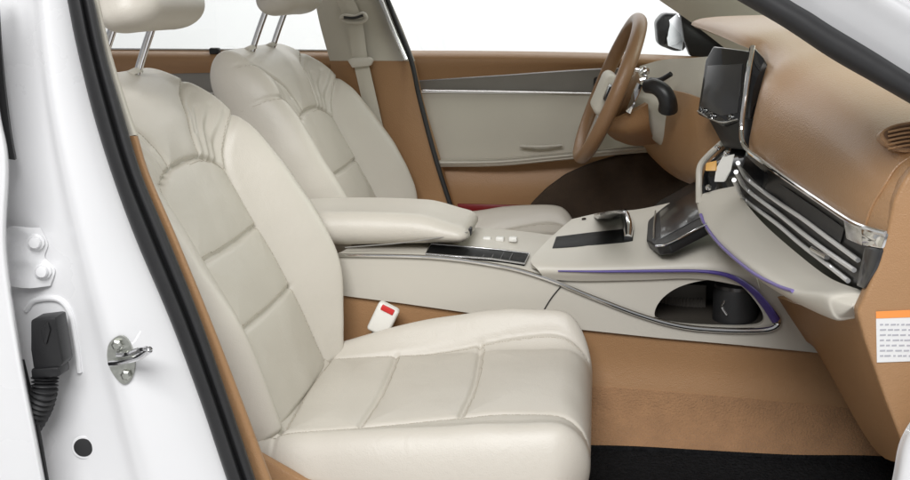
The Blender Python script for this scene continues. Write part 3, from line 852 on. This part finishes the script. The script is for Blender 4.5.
# weather seal on the post and its inner trim
oc = [(64, -12), (67, 0), (75, 40), (92, 110), (112, 175), (136, 240), (170, 320), (200, 400), (227, 480), (244, 525)]
ic = [(90, -12), (94, 0), (106, 55), (122, 110), (142, 175), (169, 240), (201, 320), (229, 400), (256, 480), (272, 525)]
def seal_rows(n_pts):
    rows = []
    for (ax_, ay), (bx_, by) in zip(oc, ic):
        rows.append([W(ax_, ay, 1.462), W(ax_ * .93 + bx_ * .07, ay * .93 + by * .07, 1.440), W(ax_ * .55 + bx_ * .45, ay * .55 + by * .45, 1.436), W(ax_ * .42 + bx_ * .58, ay * .42 + by * .58, 1.452),
                     W(ax_ * .30 + bx_ * .70, ay * .30 + by * .70, 1.441), W(ax_ * .05 + bx_ * .95, ay * .05 + by * .95, 1.449), W(bx_, by, 1.475)])
    return rows
obj('door_seal', patch(seal_rows(0), 4, 6, .006), 'black rubber', body, angle=60)
def trim_rows(pts_a, w0):
    rows = []
    for (x, y), w in zip(pts_a, w0):
        rows.append([W(x - 3, y, 1.490), W(x + w * .5, y, 1.487), W(x + w, y, 1.50), W(x + w - 2, y, 1.54)])
    return rows
obj('post_trim', patch(trim_rows([(90, -12), (94, 0), (106, 55), (122, 110), (130, 135)], [5, 5, 6, 7, 8]), 4, 5, .004), 'cream cloth trim', body)
obj('post_trim', patch(trim_rows([(130, 136), (142, 175), (169, 240), (201, 320), (229, 400), (256, 480), (272, 525)], [8, 8, 9, 10, 13, 16, 18]), 4, 5, .004), 'tan leather', body)
# pressed recess round the wiring plug
obj('pressed_bead', tube([hit(x, y, bp, .001) for x, y in [(26, 310), (36, 300), (58, 299), (70, 312), (76, 340), (80, 372)]], .0045, n=10, sm=8), 'white paint', bp)
# striker
sk = obj('door_striker', prism(cr([hit(x, y, bp, .004) for x, y in [(121, 335), (130, 343), (135, 362), (132, 378), (124, 383), (114, 372), (109, 357), (111, 342)]], 4, True), (0, .008, 0), None, 0), 'zinc', body)
nn_ = Vector((.15, -1, 0)).normalized()
obj('striker_loop', tube([hit(113, 362, bp, .006), hit(124, 359, bp, .016), W(138, 357.5, 1.405), W(147, 352, 1.392), W(149.5, 349.5, 1.389), W(143, 349, 1.396), hit(130, 351, bp, .016), hit(119, 353, bp, .006)], .0044, n=10), 'chrome', sk)
obj('striker_bolt', lathe([(.008, 0), (.008, .004), (.005, .006)], hit(118, 344, bp, .003), nn_, 6), 'zinc', sk)
obj('striker_bolt', lathe([(.008, 0), (.008, .004), (.005, .006)], hit(127, 374, bp, .003), nn_, 6), 'zinc', sk)
obj('drain_plug', lathe([(.0150, 0), (.0140, .002), (.006, .003)], hit(84, 447, bp, .0012), nn_, 24), 'black rubber', body)
obj('plug_rim', lathe([(.0185, 0), (.0175, .0012)], hit(84, 447, bp, .0008), nn_, 24), 'white paint', body)
# hinge bracket: plate with a raised lip, two bolts
def hz(x, y, l): return hit(x, y, bp, l)
hb = obj('hinge_bracket', patch([[hz(6, 238, .030), hz(14, 226, .022), hz(28, 225, .018), hz(42, 227, .004)],
                                 [hz(7, 246, .034), hz(16, 240, .016), hz(34, 238, .012), hz(49, 243, .003)],
                                 [hz(7, 256, .034), hz(18, 256, .020), hz(34, 256, .014), hz(46, 257, .003)],
                                 [hz(8, 268, .034), hz(18, 268, .016), hz(38, 268, .012), hz(56, 269, .003)],
                                 [hz(9, 278, .030), hz(20, 283, .020), hz(36, 285, .018), hz(52, 285, .004)]], 6, 6, .004), 'white paint', body)
for px, py in ((36, 242), (43, 271)):
    obj('hinge_bolt', lathe([(.0125, 0), (.0125, .003), (.009, .004), (.009, .009), (.0075, .012), (.003, .013)], hit(px, py, hb, .0), Vector((.25, -1, .1)), 12), 'white paint', hb)
# upper near front pillar: white body paint greyed by its reflection in the colour, with seal
al = [(480, -160), (600, -84), (700, -22), (735, -1), (783, 27), (830, 58), (872, 82), (912, 105), (960, 134), (1060, 196), (1150, 250)]
au = [(532, -164), (652, -88), (752, -26), (790, 0), (812, 13), (832, 26), (872, 50), (912, 75), (960, 104), (1060, 166), (1150, 220)]
rows = []
for (x0, y0_), (x1, y1_) in zip(al, au):
    rows.append([W(x0, y0_, 1.50), W(x0 * .92 + x1 * .08, y0_ * .92 + y1_ * .08, 1.468), W(x0 * .6 + x1 * .4, y0_ * .6 + y1_ * .4, 1.452), W(x0 * .2 + x1 * .8, y0_ * .2 + y1_ * .8, 1.455), W(x1, y1_, 1.475)])
obj('front_pillar_seal', patch(rows, 4, 6, .008), 'black rubber', body, angle=60)
ap = []
for (x1, y1_) in au:
    ap.append([W(x1 - 4, y1_ + 6, 1.478), W(x1 + 2, y1_ - 6, 1.470), W(x1 + 20, y1_ - 20, 1.455), W(x1 + 38, y1_ - 36, 1.440), W(x1 + 44, y1_ - 42, 1.455), W(x1 + 52, y1_ - 50, 1.455), W(x1 + 62, y1_ - 62, 1.43), W(x1 + 110, y1_ - 100, 1.44)])
obj('front_pillar', patch(ap, 6, 6, .008), 'pillar reflection grey', body, angle=70)
# lower corner of the pillar foot
obj('pillar_foot', patch([[(925, 400, 1.50), (945, 395, 1.47), (990, 390, 1.45)], [(901, 438, 1.50), (915, 438, 1.47), (960, 438, 1.45)], [(893, 475, 1.50), (905, 478, 1.47), (950, 480, 1.45)], [(884, 520, 1.50), (898, 520, 1.47), (945, 520, 1.45)]], 6, 6, .006), 'white paint', body)
obj('hinge_pillar', box((.86, 1.475, .60), (.74, .03, .86), None, bevel=.012), 'white paint', body)
# far door post trim
obj('far_post_trim', patch([[(312, -14, 2.99), (335, -14, 2.96), (362, -14, 2.96), (384, -14, 2.99)], [(320, 25, 2.98), (345, 25, 2.95), (375, 25, 2.95), (401, 25, 2.98)], [(330, 61, 2.97), (355, 61, 2.94), (390, 61, 2.94), (415, 61, 2.97)]], 6, 6, .02), 'cream cloth trim', body)
obj('far_post_trim', patch([[(330, 61, 2.968), (355, 61, 2.938), (390, 61, 2.938), (415, 61, 2.968)], [(338, 120, 2.985), (360, 120, 2.975), (400, 120, 2.96), (428, 120, 2.96)], [(350, 225, 2.985), (380, 225, 2.98), (425, 225, 2.965), (457, 225, 2.94)]], 6, 6, .02), 'tan leather', body)
obj('far_seal', tube([W(382, -14, 2.965), W(397, 25, 2.955), W(411, 60, 2.945), W(420, 100, 2.935), W(436, 160, 2.925), W(456, 222, 2.92)], .0065), 'black rubber', body)
obj('far_seal_bead', tube([W(376, -14, 2.958), W(391, 25, 2.948), W(406, 60, 2.938)], .0075), 'satin chrome', body)
# far front pillar trim
obj('far_front_pillar', patch([[(630, -22, 2.98), (680, -22, 2.93), (730, -22, 2.90), (800, -22, 2.92)], [(656, -2, 2.98), (705, -4, 2.93), (760, -4, 2.90), (830, -2, 2.92)], [(692, 23, 2.99), (735, 20, 2.94), (790, 20, 2.91), (870, 30, 2.93)], [(740, 60, 3.0), (780, 60, 2.95), (830, 62, 2.92), (900, 62, 2.94)]], 6, 6, .02), 'cream cloth trim', body)
# roof with its lining (keeps the sky off the cabin)
rf = obj('roof', patch([[Vector((-1.6, 1.70, 1.40)), Vector((-.9, 1.72, 1.46)), Vector((-.2, 1.72, 1.46)), Vector((.15, 1.70, 1.38))],
                        [Vector((-1.6, 2.28, 1.46)), Vector((-.9, 2.28, 1.52)), Vector((-.2, 2.28, 1.52)), Vector((.15, 2.28, 1.44))],
                        [Vector((-1.6, 2.86, 1.40)), Vector((-.9, 2.84, 1.46)), Vector((-.2, 2.84, 1.46)), Vector((.15, 2.86, 1.38))]], 6, 6, .03), 'cream cloth trim', body)
obj('windshield', patch([[Vector((.15, 1.68, 1.40)), Vector((.60, 1.60, 1.22)), Vector((1.10, 1.55, 1.02))], [Vector((.20, 2.28, 1.46)), Vector((.70, 2.28, 1.27)), Vector((1.25, 2.28, 1.04))], [Vector((.15, 2.88, 1.40)), Vector((.60, 2.94, 1.22)), Vector((1.10, 2.98, 1.02))]], 6, 6, .005), 'windshield glass', body)
# floor, tunnel, bulkhead, shade panel in the far footwell
obj('tunnel_carpet', patch([[(300, 372, 2.158), (470, 380, 2.158), (590, 386, 2.158), (720, 396, 2.158), (850, 408, 2.158), (980, 420, 2.158)],
                            [(300, 410, 2.13), (470, 412, 2.13), (590, 415, 2.13), (720, 425, 2.13), (850, 432, 2.13), (980, 440, 2.13)],
                            [(300, 446, 2.08), (470, 446, 2.08), (590, 447, 2.08), (720, 456, 2.08), (850, 464, 2.08), (980, 470, 2.08)]], 8, 6, .02), 'tan carpet', body)
fz = .212
obj('floor_carpet', box((-.1, 2.2, fz - .02), (2.4, 1.5, .03), None, bevel=.004), 'tan carpet', body)
obj('front_bulkhead', prism([(.62, 1.56, .22), (.62, 2.96, .22), (.80, 2.96, .90), (.80, 1.56, .90)], (.03, 0, 0), None, .003), 'dark carpet and shade', body)
obj('far_footwell_shade', pp([(524, 216), (532, 203), (546, 189), (565, 175), (590, 164), (620, 155), (646, 152), (700, 150), (760, 150), (760, 250), (524, 250)], 2.925, .03, .009, None, 4), 'dark carpet and shade', body)  # dark sheet shaped like the shade under the driver's dash
obj('inner_sill', prism([(-.62, 1.50, .20), (.62, 1.50, .20), (.62, 1.50, .255), (-.62, 1.50, .255)], (0, .07, 0), None, .01), 'tan leather', body)
obj('far_inner_sill', prism([(-1.2, 2.92, .20), (.62, 2.92, .20), (.62, 2.92, .34), (-1.2, 2.92, .34)], (0, .06, 0), None, .01), 'tan leather', body)
obj('outer_sill', prism([(-.75, 1.36, .20), (.7, 1.36, .20), (.7, 1.36, .24), (-.75, 1.36, .24)], (0, .13, 0), None, .012), 'white paint', body)

# floor mat
fm = thing('floor_mat', 'black carpet mat in the passenger footwell', 'floor mat', (.25, 1.85, .25))
rows = []
for k, yy in enumerate((1.62, 1.72, 1.85, 1.98, 2.07)):
    rows.append([Vector((x, yy + (.012 * math.sin(x * 13) if k == 4 else 0), .228 + .004 * math.sin(x * 9 + k) + (.012 if k == 4 else 0))) for x in (-.06, .08, .24, .40, .56, .72)])
obj('mat_sheet', patch(rows, 5, 5, .008), 'mat carpet', fm)
e = cr(rows[-1], 6)
obj('mat_edging', tube(e, .006, sm=1, n=8), 'mat carpet', fm)

# near rear door
rdn = thing('rear_door', 'white rear door edge behind the door post, at the far left', 'car door', (-.8, 1.38, .3))
obj('door_edge', patch([[(-60, -20, 1.37), (-20, -20, 1.37), (-8, -20, 1.372), (-6, -20, 1.40)],
                        [(-60, 100, 1.37), (-16, 100, 1.37), (-3, 100, 1.372), (-1, 100, 1.40)],
                        [(-60, 160, 1.37), (-10, 160, 1.37), (6, 162, 1.372), (9, 162, 1.40)],
                        [(-60, 250, 1.37), (-12, 250, 1.37), (4, 250, 1.372), (7, 250, 1.40)],
                        [(-60, 350, 1.37), (2, 350, 1.37), (18, 350, 1.372), (21, 350, 1.40)],
                        [(-60, 430, 1.37), (18, 430, 1.37), (33, 430, 1.372), (36, 430, 1.40)],
                        [(-60, 520, 1.37), (36, 520, 1.37), (50, 520, 1.372), (53, 520, 1.40)]], 6, 8, .006), 'white paint', rdn, angle=60)
obj('door_skin', box((-1.25, 1.378, .62), (.82, .012, .95), None, bevel=.004), 'white paint', rdn)
obj('edge_seal', patch([[(-12, -10, 1.415), (-2, -10, 1.42)], [(-10, 60, 1.415), (2, 60, 1.42)], [(-6, 120, 1.415), (9, 125, 1.42)], [(0, 158, 1.415), (15, 160, 1.42)]], 4, 6, .01), 'black rubber', rdn)
obj('lower_seal', tube([W(22, 360, 1.41), W(36, 420, 1.41), W(50, 500, 1.41)], .0035), 'black rubber', rdn)

# wiring boot
wb = thing('wiring_boot', 'black corrugated wiring boot plugged into the white door post', 'wiring boot', W(45, 345, 1.42))
obj('plug', pp([(30, 320), (55, 317), (57, 330), (63, 364), (58, 369), (33, 370), (30, 350)], 1.405, .035, .004, None, 2), 'black plastic', wb)
obj('plug_rib', pp([(40, 330), (47, 322), (50, 330), (46, 345), (42, 342)], 1.401, .006, .002), 'black plastic', wb)
obj('plug_collar', pp([(30, 369), (58, 367), (60, 377), (31, 380)], 1.402, .034, .004), 'black plastic', wb)
path = cr([W(45, 378, 1.415), W(44, 392, 1.412), W(39, 408, 1.418), W(30, 424, 1.425), W(20, 436, 1.43)], 22)
N = len(path)
bm = tube(path, lambda k: .0165 + .0030 * math.cos(k * 2 * math.pi * 15), sm=1, n=16)
obj('corrugated_tube', bm, 'black rubber', wb)

# far seat belt
sb = thing('seat_belt', 'cream seat belt hanging on the far door post beside the driver seat', 'seat belt', W(362, 60, 2.92))
def strap(pts, w, t=.0016):
    rows = [[W(x - w / 2, y, Y), W(x, y + .3, Y - .003), W(x + w / 2, y, Y)] for x, y, Y in pts]
    return patch(rows, 3, 4, t)
obj('webbing', strap([(354, 17, 2.925), (357, 35, 2.922), (360, 58, 2.918), (366, 85, 2.93), (374, 120, 2.95), (381, 150, 2.962)], 15), 'cream cloth trim', sb)
obj('webbing', strap([(338, -14, 2.945), (346, 2, 2.94), (352, 16, 2.93)], 18), 'cream cloth trim', sb)
obj('belt_loop', tube([W(341, 19, 2.915), W(345, 16, 2.91), W(355, 17, 2.91), W(363, 14, 2.91), W(366, 18, 2.915), W(361, 22, 2.915), W(350, 22, 2.915)], .006, closed=True, n=10), 'cream plastic', sb)
obj('loop_slot', tube([W(344, 17.5, 2.905), W(354, 18, 2.903), W(363, 15.5, 2.905)], .0035), 'black plastic', sb)
obj('belt_guide', pp([(347, 60), (352, 58), (369, 57), (373, 60), (370, 66), (352, 68)], 2.90, .02, .003), 'cream plastic', sb)

# ---------------------------------------------------------------- studio
def sheet(name, pts, m):
    bm = bmesh.new(); bm.faces.new([bm.verts.new(p) for p in pts])
    o = obj(name, bm, m, None, fix=False, smooth=False); o['kind'] = 'structure'; return o
sheet('floor', [(-30, -30, 0), (30, -30, 0), (30, 30, 0), (-30, 30, 0)], 'studio floor')
bw = prism([(-14, 7.5, .004), (14, 7.5, .004), (14, 7.5, 7), (-14, 7.5, 7)], (0, .2, 0))
o = obj('backdrop_wall', bw, 'studio white', None, smooth=False); o['kind'] = 'structure'

# ---------------------------------------------------------------- light
w = bpy.data.worlds.new('World'); S.world = w; w.use_nodes = True
w.node_tree.nodes['Background'].inputs[0].default_value = (1, 1, 1, 1)
w.node_tree.nodes['Background'].inputs[1].default_value = .27


def area(name, loc, target, sx, sy, e, col=(1, 1, 1)):
    l = bpy.data.lights.new(name, 'AREA'); l.shape = 'RECTANGLE'; l.size = sx; l.size_y = sy; l.energy = e; l.color = col
    o = bpy.data.objects.new(name, l); COL.objects.link(o); o.location = loc
    o.rotation_euler = (Vector(target) - Vector(loc)).to_track_quat('-Z', 'Y').to_euler()
    return o


area('studio_softbox', (-.35, -1.4, 3.4), (-.1, 2.0, .5), 2.5, 1.7, 200)
area('windshield_softbox', (2.9, 2.3, 2.7), (-.5, 2.2, .6), 2.2, 1.4, 70)
area('backdrop_light', (0, 5.2, 4.5), (0, 7.5, 1.4), 9, 1.2, 330)

S.view_settings.view_transform = 'Standard'; S.view_settings.look = 'None'
S.view_settings.exposure = 0; S.view_settings.gamma = 1
S.render.resolution_x = 1024; S.render.resolution_y = 540
try:
    S.cycles.max_bounces = 8; S.cycles.caustics_reflective = False; S.cycles.caustics_refractive = False; S.cycles.use_denoising = True
except Exception: pass
